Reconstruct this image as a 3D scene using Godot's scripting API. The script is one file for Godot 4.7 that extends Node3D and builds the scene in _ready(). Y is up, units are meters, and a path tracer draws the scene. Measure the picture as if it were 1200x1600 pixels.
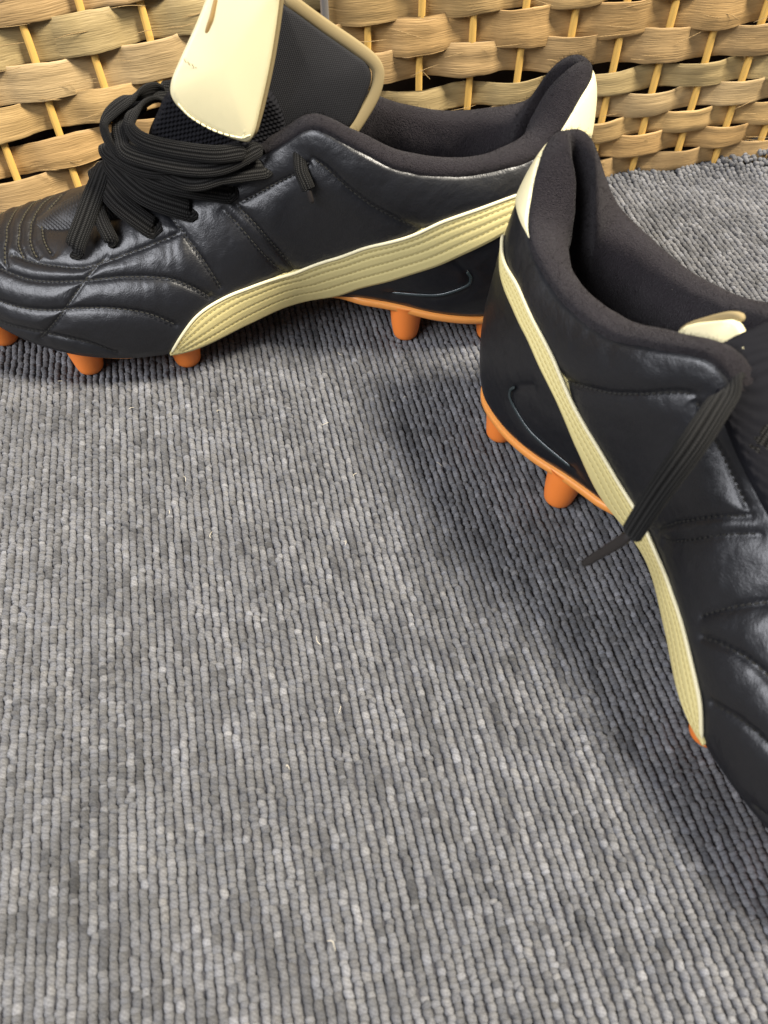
extends Node3D
# Two black football boots on a grey loop-pile carpet in front of two woven wicker panels.

var rng := RandomNumberGenerator.new()
var M := {}
var noise := FastNoiseLite.new()

func _ready() -> void:
	rng.seed = 7
	noise.seed = 11
	noise.frequency = 1.0
	camera_and_light()
	materials()
	carpet()
	wicker_left()
	wicker_right()
	boots()

# ---------------------------------------------------------------- camera, light
func camera_and_light() -> void:
	var cam := Camera3D.new()
	cam.name = "camera"
	cam.near = 0.01
	cam.far = 20.0
	cam.position = Vector3(0, 0.275, 0)
	cam.rotation_degrees = Vector3(-54, 0, 0)
	add_child(cam)
	cam.current = true
	var att := CameraAttributesPhysical.new()
	att.frustum_focal_length = 5.4
	att.frustum_focus_distance = 0.39
	att.exposure_aperture = 2.8
	cam.attributes = att
	cam.fov = 67.17
	var env := Environment.new()
	env.background_mode = Environment.BG_COLOR
	env.background_color = Color(0.14, 0.14, 0.15).linear_to_srgb()
	env.tonemap_mode = Environment.TONE_MAPPER_LINEAR
	env.tonemap_exposure = 1.1
	env.sdfgi_enabled = true
	env.ssao_enabled = true
	env.ssil_enabled = true
	var we := WorldEnvironment.new()
	we.name = "world_environment"
	we.environment = env
	add_child(we)
	# the room's ceiling lamp, above and to the right
	var lamp := AreaLight3D.new()
	lamp.name = "ceiling_light"
	lamp.area_size = Vector2(0.5, 0.5)
	lamp.light_energy = 14.0
	lamp.light_color = Color(1.0, 0.965, 0.9)
	lamp.area_range = 6.0
	lamp.area_attenuation = 2.0
	lamp.shadow_enabled = true
	add_child(lamp)
	lamp.look_at_from_position(Vector3(0.06, 0, -0.28) + Vector3(0.57, 1, -0.02).normalized() * 2.2, Vector3(0.06, 0, -0.28), Vector3.UP)

	# a broad, dimmer light low behind the photographer
	var far_lamp := AreaLight3D.new()
	far_lamp.name = "room_light"
	far_lamp.area_size = Vector2(1.6, 0.8)
	far_lamp.light_energy = 5.6
	far_lamp.light_color = Color(0.97, 0.975, 1.0)
	far_lamp.area_range = 8.0
	far_lamp.area_attenuation = 2.0
	far_lamp.shadow_enabled = true
	add_child(far_lamp)
	far_lamp.look_at_from_position(Vector3(-1.3, 1.4, 0.65), Vector3(0, 0.05, -0.3), Vector3.UP)

# ---------------------------------------------------------------- materials
func lin(r: float, g: float, b: float) -> Color:
	return Color(r, g, b).linear_to_srgb()

func mat(n: String, c: Color, rough := 0.6, spec := 0.5) -> StandardMaterial3D:
	var m := StandardMaterial3D.new()
	m.resource_name = n
	m.albedo_color = c
	m.roughness = rough
	m.metallic_specular = spec
	return m

func img_tex(w: int, h: int, f: Callable) -> ImageTexture:
	var im := Image.create(w, h, false, Image.FORMAT_RGB8)
	for y in h:
		for x in w:
			im.set_pixel(x, y, f.call(x, y))
	return ImageTexture.create_from_image(im)

func materials() -> void:
	var n2 := FastNoiseLite.new()
	n2.seed = 3
	n2.frequency = 1.0
	# fine leather grain
	var grain := img_tex(256, 256, func(x: int, y: int):
		var a := TAU * x / 256.0
		var b := TAU * y / 256.0
		var v := n2.get_noise_3d(cos(a) * 9.0 + 40.0, sin(a) * 9.0 + cos(b) * 9.0, sin(b) * 9.0) * 0.5 + n2.get_noise_3d(cos(a) * 22.0, sin(a) * 22.0 + cos(b) * 22.0, sin(b) * 22.0 + 9.0) * 0.5
		v = 0.5 + 0.5 * clampf(v * 1.6, -1, 1)
		return Color(v, v, v))
	var leather := mat("black_leather", lin(0.0048, 0.0052, 0.0072), 0.40, 0.55)
	leather.heightmap_enabled = true
	leather.heightmap_texture = grain
	leather.heightmap_scale = 0.012
	leather.uv1_scale = Vector3(26, 26, 1)
	M.leather = leather
	M.leather_plain = mat("brown_black_leather", lin(0.012, 0.0115, 0.012), 0.5, 0.5)
	# cloth weave
	var weave := img_tex(64, 64, func(x: int, y: int):
		var s := 0.5 + 0.5 * sin(TAU * x / 8.0 + (PI if (y / 8) % 2 else 0.0))
		var v := clampf(0.35 + 0.4 * s + 0.25 * sin(TAU * y / 8.0), 0, 1)
		return Color(v, v, v))
	var fuzz := img_tex(256, 256, func(x: int, y: int):
		var v := 0.5 + 0.28 * n2.get_noise_2d(x * 0.55, y * 0.12) + 0.3 * n2.get_noise_2d(x * 0.9 + 60.0, y * 0.9) + 0.2 * rng.randf_range(-1, 1)
		return Color(v, v, v))
	var lining := mat("dark_fleece_lining", lin(0.023, 0.0195, 0.022), 0.95, 0.2)
	lining.heightmap_enabled = true
	lining.heightmap_texture = fuzz
	lining.heightmap_scale = 0.16
	lining.uv1_scale = Vector3(5, 1.4, 1)
	lining.rim_enabled = true
	lining.rim = 0.22
	lining.rim_tint = 0.3
	M.lining = lining
	M.insole = mat("dark_insole", lin(0.010, 0.010, 0.014), 0.9, 0.2)
	var lace := mat("black_lace_cotton", lin(0.036, 0.035, 0.033), 0.95, 0.2)
	lace.heightmap_enabled = true
	lace.heightmap_texture = weave
	lace.heightmap_scale = 0.05
	lace.uv1_scale = Vector3(1.3, 1.2, 1)
	lace.albedo_texture = weave
	lace.rim_enabled = true
	lace.rim = 0.2
	M.lace = lace
	M.aglet = mat("brown_black_aglet", lin(0.016, 0.013, 0.012), 0.4)
	var knit := mat("black_knit", lin(0.008, 0.008, 0.010), 0.9, 0.2)
	M.knit = knit
	var kf: StandardMaterial3D = knit.duplicate()
	kf.albedo_color = lin(0.011, 0.011, 0.013)
	kf.heightmap_enabled = true
	kf.heightmap_texture = weave
	kf.heightmap_scale = 0.09
	kf.uv1_scale = Vector3(3.6, 3.6, 1)
	M.knit_face = kf
	var pad := mat("black_padded_lining", lin(0.013, 0.013, 0.015), 0.75, 0.35)
	pad.heightmap_enabled = true
	pad.heightmap_texture = weave
	pad.heightmap_scale = 0.02
	pad.uv1_scale = Vector3(8, 8, 1)
	M.pad = pad
	var cream := mat("cream_synthetic_leather", lin(0.80, 0.72, 0.44), 0.38, 0.5)
	cream.heightmap_enabled = true
	cream.heightmap_texture = grain
	cream.heightmap_scale = 0.006
	cream.uv1_scale = Vector3(20, 20, 1)
	M.cream = cream
	var strip := cream.duplicate()
	strip.resource_name = "pale_yellow_strip_leather"
	strip.albedo_color = lin(0.70, 0.60, 0.27)
	M.strip = strip
	M.strip_edge = mat("cream_cut_edge", lin(0.74, 0.67, 0.43), 0.5)
	M.thread_cream = mat("yellow_thread", lin(0.46, 0.37, 0.14), 0.8, 0.2)
	M.thread = mat("grey_black_thread", lin(0.030, 0.029, 0.026), 0.8, 0.2)
	M.thread_toe = mat("khaki_thread", lin(0.05, 0.045, 0.03), 0.8, 0.2)
	M.khaki = mat("khaki_binding", lin(0.27, 0.21, 0.11), 0.95, 0.1)
	var orange := mat("orange_moulded_sole", lin(0.76, 0.29, 0.065), 0.42, 0.5)
	orange.subsurf_scatter_enabled = true
	orange.subsurf_scatter_strength = 0.08
	M.orange = orange
	M.stud = mat("orange_stud", lin(0.85, 0.23, 0.04), 0.5, 0.5)
	M.gloss = mat("dark_gloss_edge", lin(0.022, 0.032, 0.034), 0.22, 0.6)
	M.tan = mat("tan_print", lin(0.36, 0.22, 0.07), 0.6)
	# wicker
	M.weaver = []
	for k in 5:
		var s0 := k * 37.0
		var t := img_tex(512, 64, func(x: int, y: int):
			var f := n2.get_noise_2d(x * 0.010 + s0, y * 0.55) * 0.55 + n2.get_noise_2d(x * 0.03 + s0, y * 1.3 + 30.0) * 0.35 + n2.get_noise_2d(x * 0.006, y * 0.06 + s0) * 0.5
			var d := clampf(0.62 + 0.42 * f, 0.12, 1.0)
			var spot := clampf(n2.get_noise_2d(x * 0.05 + 9.0 + s0, y * 0.25) * 3.0 - 1.5, 0, 1)
			d *= 1.0 - 0.35 * spot
			return lin(0.195 + 0.345 * d, 0.130 + 0.255 * d, 0.058 + 0.136 * d))
		var b := img_tex(512, 64, func(x: int, y: int):
			var f := n2.get_noise_2d(x * 0.008 + s0, y * 0.55) * 0.6 + n2.get_noise_2d(x * 0.02 + s0, y * 1.4 + 30.0) * 0.4
			var v := clampf(0.5 + 0.7 * f, 0, 1)
			return Color(v, v, v))
		var wm := mat("straw_weaver", [Color(1, 1, 1), Color(0.95, 0.92, 0.88), Color(1, 0.97, 0.9), Color(0.93, 0.95, 0.92), Color(0.98, 0.93, 0.85)][k], 0.55, 0.45)
		wm.albedo_texture = t
		wm.heightmap_enabled = true
		wm.heightmap_texture = b
		wm.heightmap_scale = 0.025
		M.weaver.append(wm)
	M.stake = mat("golden_cane", lin(0.66, 0.40, 0.10), 0.5)
	M.backing = mat("dark_inside", lin(0.016, 0.010, 0.007), 0.9, 0.2)
	M.metal = mat("grey_metal", lin(0.30, 0.28, 0.26), 0.45)
	M.metal.metallic = 0.6
	M.underlay = mat("carpet_backing", lin(0.060, 0.059, 0.064), 1.0, 0.1)
	var yarn := mat("grey_loop_yarn", Color.WHITE, 0.95, 0.2)
	yarn.vertex_color_use_as_albedo = true
	var strand := img_tex(32, 64, func(x: int, y: int):
		var v := 0.88 + 0.05 * sin(TAU * (x / 16.0 + y / 16.0))
		v *= 0.62 + 0.38 * rng.randf()
		return Color(v, v, v))
	yarn.albedo_texture = strand
	yarn.rim_enabled = true
	yarn.rim = 0.3
	M.yarn = yarn
	M.fuzz = mat("grey_fuzz", lin(0.27, 0.27, 0.29), 0.95, 0.2)
	M.fleece_fuzz = mat("dark_fleece_fuzz", lin(0.045, 0.039, 0.044), 0.95, 0.2)
	M.fluff = mat("pale_fluff", lin(0.55, 0.50, 0.40), 0.9, 0.2)

# ---------------------------------------------------------------- node helpers
func part(called: String, mesh: Mesh, m: Material, parent: Node) -> MeshInstance3D:
	var o := MeshInstance3D.new()
	o.name = called
	o.mesh = mesh
	o.material_override = m
	parent.add_child(o, true)
	return o

func thing(called: String, label: String, category: String, at: Transform3D, group := "") -> Node3D:
	var o := Node3D.new()
	o.name = called
	add_child(o, true)
	o.transform = at
	o.set_meta("label", label)
	o.set_meta("category", category)
	if group:
		o.set_meta("group", group)
	return o

# grid of points -> smooth mesh. rows x cols, optional closing of either direction
func grid_mesh(P: PackedVector3Array, rows: int, cols: int, close_r := false, close_c := false, uvs := PackedVector2Array(), flip := false) -> ArrayMesh:
	var Nn := PackedVector3Array()
	Nn.resize(P.size())
	for r in rows:
		var r0 := (r - 1 + rows) % rows if close_r else maxi(r - 1, 0)
		var r1 := (r + 1) % rows if close_r else mini(r + 1, rows - 1)
		for c in cols:
			var c0 := (c - 1 + cols) % cols if close_c else maxi(c - 1, 0)
			var c1 := (c + 1) % cols if close_c else mini(c + 1, cols - 1)
			var a := P[r1 * cols + c] - P[r0 * cols + c]
			var b := P[r * cols + c1] - P[r * cols + c0]
			var nn := a.cross(b)
			Nn[r * cols + c] = (-nn if flip else nn).normalized()
	for r in rows:
		for c in cols:
			if Nn[r * cols + c].length_squared() < 0.5:
				Nn[r * cols + c] = Nn[(r + 1 if r < rows / 2 else r - 1) * cols + c]
	var idx := PackedInt32Array()
	var rr := rows if close_r else rows - 1
	var cc := cols if close_c else cols - 1
	for r in rr:
		var q0 := r * cols
		var q1 := ((r + 1) % rows) * cols
		for c in cc:
			var d := (c + 1) % cols
			if flip:
				idx.append_array([q0 + c, q1 + c, q0 + d, q0 + d, q1 + c, q1 + d])
			else:
				idx.append_array([q0 + c, q0 + d, q1 + c, q0 + d, q1 + d, q1 + c])
	var arr := []
	arr.resize(Mesh.ARRAY_MAX)
	arr[Mesh.ARRAY_VERTEX] = P
	arr[Mesh.ARRAY_NORMAL] = Nn
	if uvs.size() == P.size():
		arr[Mesh.ARRAY_TEX_UV] = uvs
	arr[Mesh.ARRAY_INDEX] = idx
	var am := ArrayMesh.new()
	am.add_surface_from_arrays(Mesh.PRIMITIVE_TRIANGLES, arr)
	return am

func spline(pts: Array, t: float) -> Vector3:
	var n := pts.size() - 1
	var f := clampf(t, 0, 1) * n
	var i := mini(int(f), n - 1)
	var p1: Vector3 = pts[i]
	var p2: Vector3 = pts[i + 1]
	var p0: Vector3 = pts[i - 1] if i > 0 else p1 * 2.0 - p2
	var p3: Vector3 = pts[i + 2] if i + 2 <= n else p2 * 2.0 - p1
	return p1.cubic_interpolate(p2, p0, p3, f - i)

# a tube or flat band swept along points; half sizes a (across) and b (thick)
func sweep(pts: Array, a: float, b: float, ref: Vector3, steps := 40, sides := 12, taper := 0.0, twist := 0.0) -> ArrayMesh:
	var P := PackedVector3Array()
	var UVs := PackedVector2Array()
	var along := 0.0
	var last := spline(pts, 0)
	for i in steps + 1:
		var t := float(i) / steps
		var p := spline(pts, t)
		along += p.distance_to(last)
		last = p
		var tg := (spline(pts, minf(t + 0.01, 1)) - spline(pts, maxf(t - 0.01, 0))).normalized()
		var side := tg.cross(ref).normalized()
		var nn := side.cross(tg).normalized()
		if twist != 0.0:
			side = side.rotated(tg, twist * t)
			nn = nn.rotated(tg, twist * t)
		var e := minf(t, 1.0 - t) * steps
		var k := 0.25 if e < 0.5 else (0.8 if e < 1.5 else 1.0)
		var w := 1.0 - taper * t
		for s in sides:
			var an := TAU * s / sides
			var cx := signf(cos(an)) * pow(absf(cos(an)), 0.75)
			var cy := signf(sin(an)) * pow(absf(sin(an)), 0.75)
			P.append(p + side * cx * a * w * k + nn * cy * b * k)
			UVs.append(Vector2(along / 0.008, float(s) / sides * 2.0))
	return grid_mesh(P, steps + 1, sides, false, true, UVs)

# a padded flat piece with the given outline (roughly planar loop), thickness and pillow
func pad_mesh(loop: Array, thick: float, bulge: Vector3, dens := 8, rings := 8) -> ArrayMesh:
	var n := loop.size()
	var edge := PackedVector3Array()
	for i in n:
		for k in dens:
			edge.append((loop[i] as Vector3).cubic_interpolate(loop[(i + 1) % n], loop[(i - 1 + n) % n], loop[(i + 2) % n], float(k) / dens))
	var cen := Vector3.ZERO
	var nrm := Vector3.ZERO
	for i in edge.size():
		cen += edge[i]
		nrm += edge[i].cross(edge[(i + 1) % edge.size()])
	cen /= edge.size()
	nrm = nrm.normalized()
	var P := PackedVector3Array()
	var UVs := PackedVector2Array()
	var e1 := (edge[0] - cen).normalized()
	var e2 := nrm.cross(e1)
	var fr := [0.0, 0.4, 0.75, 0.93, 1.0]
	var seqn := []
	for k in rings:
		seqn.append([float(k) / rings, 1.0])
	seqn.append([0.92, 1.0])
	seqn.append([0.97, 0.85])
	seqn.append([1.0, 0.0])
	seqn.append([0.97, -0.85])
	seqn.append([0.92, -1.0])
	for k in rings:
		seqn.append([1.0 - float(k + 1) / rings, -1.0])
	# relaxed middle surface on a polar grid, so that an uneven outline gives a smooth face
	var m := edge.size()
	var nr := 14
	var G := PackedVector3Array()
	G.resize((nr + 1) * m)
	for k in nr + 1:
		for i in m:
			G[k * m + i] = cen.lerp(edge[i], float(k) / nr)
	for it in 160:
		var mean := Vector3.ZERO
		for i in m:
			mean += G[m + i]
		mean /= m
		for i in m:
			G[i] = mean
		for k in range(1, nr):
			var wr := 1.0
			var wa := minf(1.0, 2.0 / k)
			for i in m:
				G[k * m + i] = ((G[(k - 1) * m + i] + G[(k + 1) * m + i]) * wr + (G[k * m + (i + 1) % m] + G[k * m + (i + m - 1) % m]) * wa) / (2.0 * (wr + wa))
	for s in seqn:
		var f: float = clampf(s[0], 0.0, 1.0)
		var kk := mini(int(f * nr), nr - 1)
		for i in m:
			var p := G[kk * m + i].lerp(G[(kk + 1) * m + i], f * nr - kk)
			p += nrm * thick * 0.5 * s[1] + bulge * (1.0 - f * f)
			P.append(p)
			UVs.append(Vector2((p - cen).dot(e1), (p - cen).dot(e2)) * 20.0)
	return grid_mesh(P, seqn.size(), edge.size(), false, true, UVs)

# small raised stitches along a list of [position, tangent, normal]
func stitches(list: Array, length: float, wide: float, high: float) -> ArrayMesh:
	var st := SurfaceTool.new()
	st.begin(Mesh.PRIMITIVE_TRIANGLES)
	for q in list:
		var p: Vector3 = q[0]
		var t: Vector3 = q[1]
		var nn: Vector3 = q[2]
		var s := t.cross(nn).normalized()
		var hl := length * 0.5
		var r := [p - t * hl - nn * high * 0.3, p - t * hl * 0.5, p + t * hl * 0.5, p + t * hl - nn * high * 0.3]
		var ww := [wide * 0.35, wide * 0.5, wide * 0.5, wide * 0.35]
		for i in 3:
			var a0: Vector3 = r[i] - s * ww[i] - nn * high * 0.4
			var a1: Vector3 = r[i] + nn * high
			var a2: Vector3 = r[i] + s * ww[i] - nn * high * 0.4
			var b0: Vector3 = r[i + 1] - s * ww[i + 1] - nn * high * 0.4
			var b1: Vector3 = r[i + 1] + nn * high
			var b2: Vector3 = r[i + 1] + s * ww[i + 1] - nn * high * 0.4
			for v in [a0, a1, b0, b0, a1, b1, a1, a2, b1, b1, a2, b2]:
				st.add_vertex(v)
	st.generate_normals()
	return st.commit()

# short thin fibres: each [root, tip, width] becomes one narrow blade of two triangles
func blades(list: Array) -> ArrayMesh:
	var P := PackedVector3Array()
	var Nn := PackedVector3Array()
	for q in list:
		var a: Vector3 = q[0]
		var b: Vector3 = q[1]
		var w: Vector3 = (b - a).cross(Vector3(0.3, 0.5, 0.8)).normalized() * q[2]
		var n := w.cross(b - a).normalized()
		var m := a.lerp(b, 0.55) + n * 0.0001
		P.append_array([a - w, a + w, m, m - w * 0.8, m + w * 0.8, b])
		for k in 6:
			Nn.append(n)
	var arr := []
	arr.resize(Mesh.ARRAY_MAX)
	arr[Mesh.ARRAY_VERTEX] = P
	arr[Mesh.ARRAY_NORMAL] = Nn
	var am := ArrayMesh.new()
	am.add_surface_from_arrays(Mesh.PRIMITIVE_TRIANGLES, arr)
	return am

# ---------------------------------------------------------------- carpet
func carpet() -> void:
	var base := BoxMesh.new()
	base.size = Vector3(1.6, 0.006, 1.4)
	var o := part("carpet", base, M.underlay, self)
	o.position = Vector3(0, -0.0050, -0.35)
	o.set_meta("kind", "structure")
	o.set_meta("label", "grey ribbed loop pile carpet under the boots")
	# one loop of yarn: a lump longer along the rib
	var P := PackedVector3Array()
	var UVs := PackedVector2Array()
	for i in 7:
		var a := PI * i / 6.0
		for s in 8:
			var b := TAU * s / 8
			var rr := pow(maxf(sin(a), 0.0), 0.5)
			P.append(Vector3(cos(b) * rr, sin(b) * rr, cos(a)))
			UVs.append(Vector2(s / 8.0 * 2.0, i / 6.0))
	var lump := grid_mesh(P, 7, 8, false, true, UVs)
	var rib := deg_to_rad(12.2)
	var dz := Vector3(-sin(rib), 0, -cos(rib))
	var dx := Vector3(cos(rib), 0, -sin(rib))
	var pitch := 0.00318
	var where := []
	var tint := []
	var tone := FastNoiseLite.new()
	tone.seed = 5
	tone.frequency = 28.0
	var big := FastNoiseLite.new()
	big.seed = 9
	big.frequency = 7.0
	for k in range(-190, 235):
		var s := -0.20 + rng.randf() * 0.004
		var run := 0.0
		while s < 0.66:
			var wear := clampf(big.get_noise_2d(k * pitch, s) * 1.5 + 0.3, 0, 1)
			var ln := rng.randf_range(0.0017, 0.0040) * (1.0 - 0.25 * wear)
			var c := dx * (k * pitch + rng.randfn(0, 0.00022) + 0.00035 * big.get_noise_2d(s * 6.0, k * 0.2)) + dz * (s + ln * 0.5)
			if c.x > -0.62 and c.x < 0.74 and c.z > -0.64 and c.z < 0.10:
				var hgt := rng.randf_range(0.00125, 0.0019)
				var b := Basis(dx, Vector3.UP, dz).rotated(Vector3.UP, rng.randfn(0, 0.10 + 0.22 * wear)).rotated(dx, rng.randfn(0, 0.12))
				b = b * Basis.from_scale(Vector3(0.00153 * rng.randf_range(0.9, 1.09), hgt, ln * 0.56))
				# the edge of the carpet rides up against the right panel
				var off := (c - Vector3(0.157, 0, -0.470)).dot(Vector3(sin(deg_to_rad(11.0)), 0, cos(deg_to_rad(11.0))))
				var rise := 0.0
				if c.x > 0.10:
					rise = 0.006 * exp(-pow((c.x - 0.246) / 0.022, 2)) * smoothstep(0.022, 0.003, off) + 0.002 * smoothstep(0.012, 0.003, off) * (1.0 + big.get_noise_2d(c.x * 12.0, 3.0))
				where.append(Transform3D(b, c + Vector3(0, -0.0018 + rise + rng.randfn(0, 0.00018 + rise * 0.12), 0)))
				run = run * 0.70 + rng.randfn(0, 0.027)
				var g := 0.238 + 0.07 * tone.get_noise_2d(c.x, c.z) + run
				if rng.randf() < 0.08:
					g += 0.09
				g = clampf(g, 0.07, 0.5)
				var hue := rng.randfn(0, 0.5)
				tint.append(Color(g * (1.0 + 0.015 * hue), g * 1.0, g * (1.045 - 0.035 * hue)))
			s += ln * 0.84
	var mm := MultiMesh.new()
	mm.transform_format = MultiMesh.TRANSFORM_3D
	mm.use_colors = true
	mm.mesh = lump
	mm.instance_count = where.size()
	for i in where.size():
		mm.set_instance_transform(i, where[i])
		mm.set_instance_color(i, tint[i])
	var mi := MultiMeshInstance3D.new()
	mi.name = "loop_pile"
	mi.multimesh = mm
	mi.material_override = M.yarn
	mi.set_meta("kind", "stuff")
	o.add_child(mi)
	mi.position = -o.position
	# loose fuzz standing out of the yarn
	var fz := []
	for i in 60000:
		var p := Vector3(rng.randf_range(-0.27, 0.33), -0.0008, rng.randf_range(-0.50, -0.01))
		fz.append([p, p + Vector3(rng.randfn(0, 0.0009), rng.randf_range(0.0006, 0.0018), rng.randfn(0, 0.0009)), 0.00006])
	var fm := part("yarn_fuzz", blades(fz), M.fuzz, o)
	fm.position = -o.position
	fm.set_meta("kind", "stuff")
	# stray pale fibres lying on the pile
	var st := SurfaceTool.new()
	st.begin(Mesh.PRIMITIVE_TRIANGLES)
	for i in 26:
		var p := Vector3(rng.randf_range(-0.2, 0.2), 0.0006, rng.randf_range(-0.33, -0.03))
		var an := rng.randf() * TAU
		var d := Vector3(cos(an), 0.15, sin(an)) * rng.randf_range(0.0008, 0.0022)
		var q := Vector3(rng.randfn(0, 0.0008), 0.0003, rng.randfn(0, 0.0008))
		st.append_from(sweep([p - d, p + q, p + d], 0.00012, 0.00012, Vector3.UP, 6, 5), 0, Transform3D())
	var fl := part("stray_fibres", st.commit(), M.fluff, o)
	fl.position = -o.position
	fl.set_meta("kind", "stuff")

# ---------------------------------------------------------------- wicker
func weaver_mesh(x0: float, x1: float, yc: Callable, half: float, dipped: float, spacing: float, phase: float, amp: float, sd: float) -> ArrayMesh:
	var P := PackedVector3Array()
	var UVs := PackedVector2Array()
	var n := int((x1 - x0) / 0.0022)
	var prof := [[-1.0, 0.0], [-0.97, 0.45], [-0.8, 0.75], [-0.5, 0.95], [-0.15, 1.0], [0.2, 0.98], [0.55, 0.9], [0.82, 0.7], [0.97, 0.4], [1.0, 0.0], [0.9, -0.6], [0.4, -0.8], [-0.4, -0.8], [-0.9, -0.6]]
	for i in n + 1:
		var x := lerpf(x0, x1, float(i) / n)
		var w := cos(PI * (x - phase) / spacing)
		var z := amp * signf(w) * pow(absf(w), 0.75)
		var hh: float = half * (1.0 + 0.17 * noise.get_noise_2d(x * 18.0, sd) - dipped * (1.0 - clampf(w + 1.0, 0, 1)))
		var y: float = yc.call(x) + 0.0019 * noise.get_noise_2d(x * 9.0, sd + 20.0)
		var lean := 0.22 * noise.get_noise_2d(x * 16.0, sd + 50.0)
		for q in prof:
			var fold: float = 0.0010 * noise.get_noise_3d(x * 7.0, q[0] * 2.2, sd * 3.0) + 0.00028 * noise.get_noise_3d(x * 12.0, q[0] * 7.0, sd * 3.0)
			P.append(Vector3(x, y + q[0] * hh, z + q[1] * 0.0006 + (fold if q[1] > 0.3 else 0.0) + lean * q[0] * hh))
			UVs.append(Vector2(x / 0.13 + sd, 0.5 + q[0] * 0.48))
	return grid_mesh(P, n + 1, prof.size(), false, true, UVs, true)

func wicker_panel(t: Node3D, x0: float, x1: float, bounds: Array, stakes: Array, amp: float, rad: float, gaps: Array, first: int) -> void:
	var k := first
	var spacing: float = stakes[1] - stakes[0]
	for i in bounds.size() - 1:
		var ya: float = bounds[i]
		var yb: float = bounds[i + 1]
		var sd := i * 3.7 + x0 * 10.0
		var tilt := rng.randfn(0, 0.008)
		var mid := (ya + yb) * 0.5
		var me := weaver_mesh(x0 - rng.randf() * 0.004, x1 + rng.randf() * 0.004, func(x): return mid + tilt * (x - (x0 + x1) * 0.5), (yb - ya) * 0.5 * gaps[i % gaps.size()] * rng.randf_range(0.97, 1.03), 0.01, spacing, stakes[0] + spacing * ((i + first) % 2), amp, sd)
		part("weaver", me, M.weaver[(i * 3 + first) % 5], t)
	var top: float = bounds[-1]
	var st := SurfaceTool.new()
	st.begin(Mesh.PRIMITIVE_TRIANGLES)
	for i in 90:
		var p := Vector3(rng.randf_range(x0, x1), rng.randf_range(0.01, top * 0.8), amp + 0.0006)
		var d := Vector3(rng.randf_range(0.003, 0.011), rng.randfn(0, 0.0012), 0)
		st.append_from(sweep([p - d, p + Vector3(0, 0, 0.0007), p + d + Vector3(0, rng.randfn(0, 0.0008), rng.randf_range(0.0, 0.0025))], 0.00016, 0.00012, Vector3(0, 0, 1), 8, 5), 0, Transform3D())
	part("loose_fibre", st.commit(), M.weaver[2], t).set_meta("kind", "stuff")
	for s in stakes:
		var pts := []
		for j in 8:
			pts.append(Vector3(s + 0.0012 * noise.get_noise_2d(j * 0.7, s * 90.0), -0.006 + (top + 0.006) * j / 7.0, 0.0004 * noise.get_noise_2d(j * 0.9 + 40.0, s * 90.0)))
		part("stake", sweep(pts, rad, rad, Vector3(0, 0, 1), 30, 10), M.stake, t)
	var back := BoxMesh.new()
	back.size = Vector3(x1 - x0 - 0.004, top - 0.004, 0.004)
	var o := part("inner_board", back, M.backing, t)
	o.position = Vector3((x0 + x1) * 0.5, top * 0.5, -0.016)

func wicker_left() -> void:
	var b := Basis(Vector3.UP, deg_to_rad(24.0)) * Basis(Vector3.RIGHT, deg_to_rad(-10.0))
	var t := thing("wicker_panel", "coarser left wicker panel with dark gaps, standing behind the boot with the raised tongue", "wicker panel", Transform3D(b, Vector3(-0.19, 0.001, -0.378)), "woven wicker panels behind the boots")
	var st := []
	for k in range(-5, 7):
		st.append(0.0268 + 0.0286 * k)
	wicker_panel(t, -0.15, 0.186, [0.0, 0.0125, 0.0295, 0.0468, 0.0645, 0.0815, 0.098, 0.1145, 0.131, 0.1475, 0.164, 0.18], st, 0.0027, 0.0019, [1.06, 1.02, 0.95, 0.86, 0.90, 1.05, 1.06, 1.05], 0)

func wicker_right() -> void:
	var b := Basis(Vector3.UP, deg_to_rad(11.0)) * Basis(Vector3.RIGHT, deg_to_rad(-2.0))
	var t := thing("wicker_panel", "tighter woven right wicker panel with a grey rod at its left end", "wicker panel", Transform3D(b, Vector3(0.157, 0.001, -0.470)), "woven wicker panels behind the boots")
	var st := []
	for k in range(-6, 15):
		st.append(0.0030 + 0.0285 * k)
	wicker_panel(t, -0.186, 0.41, [0.0, 0.0125, 0.0255, 0.0385, 0.0515, 0.0645, 0.082, 0.100, 0.117, 0.134, 0.151, 0.168, 0.185], st, 0.0027, 0.0019, [1.09, 1.08, 1.09, 1.06, 1.03, 0.96, 1.02, 1.06], 1)
	var pts := []
	for j in 5:
		pts.append(Vector3(-0.1905, 0.0 + 0.185 * j / 4.0, 0.004))
	part("metal_rod", sweep(pts, 0.0021, 0.0021, Vector3(0, 0, 1), 12, 12), M.metal, t)

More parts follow.
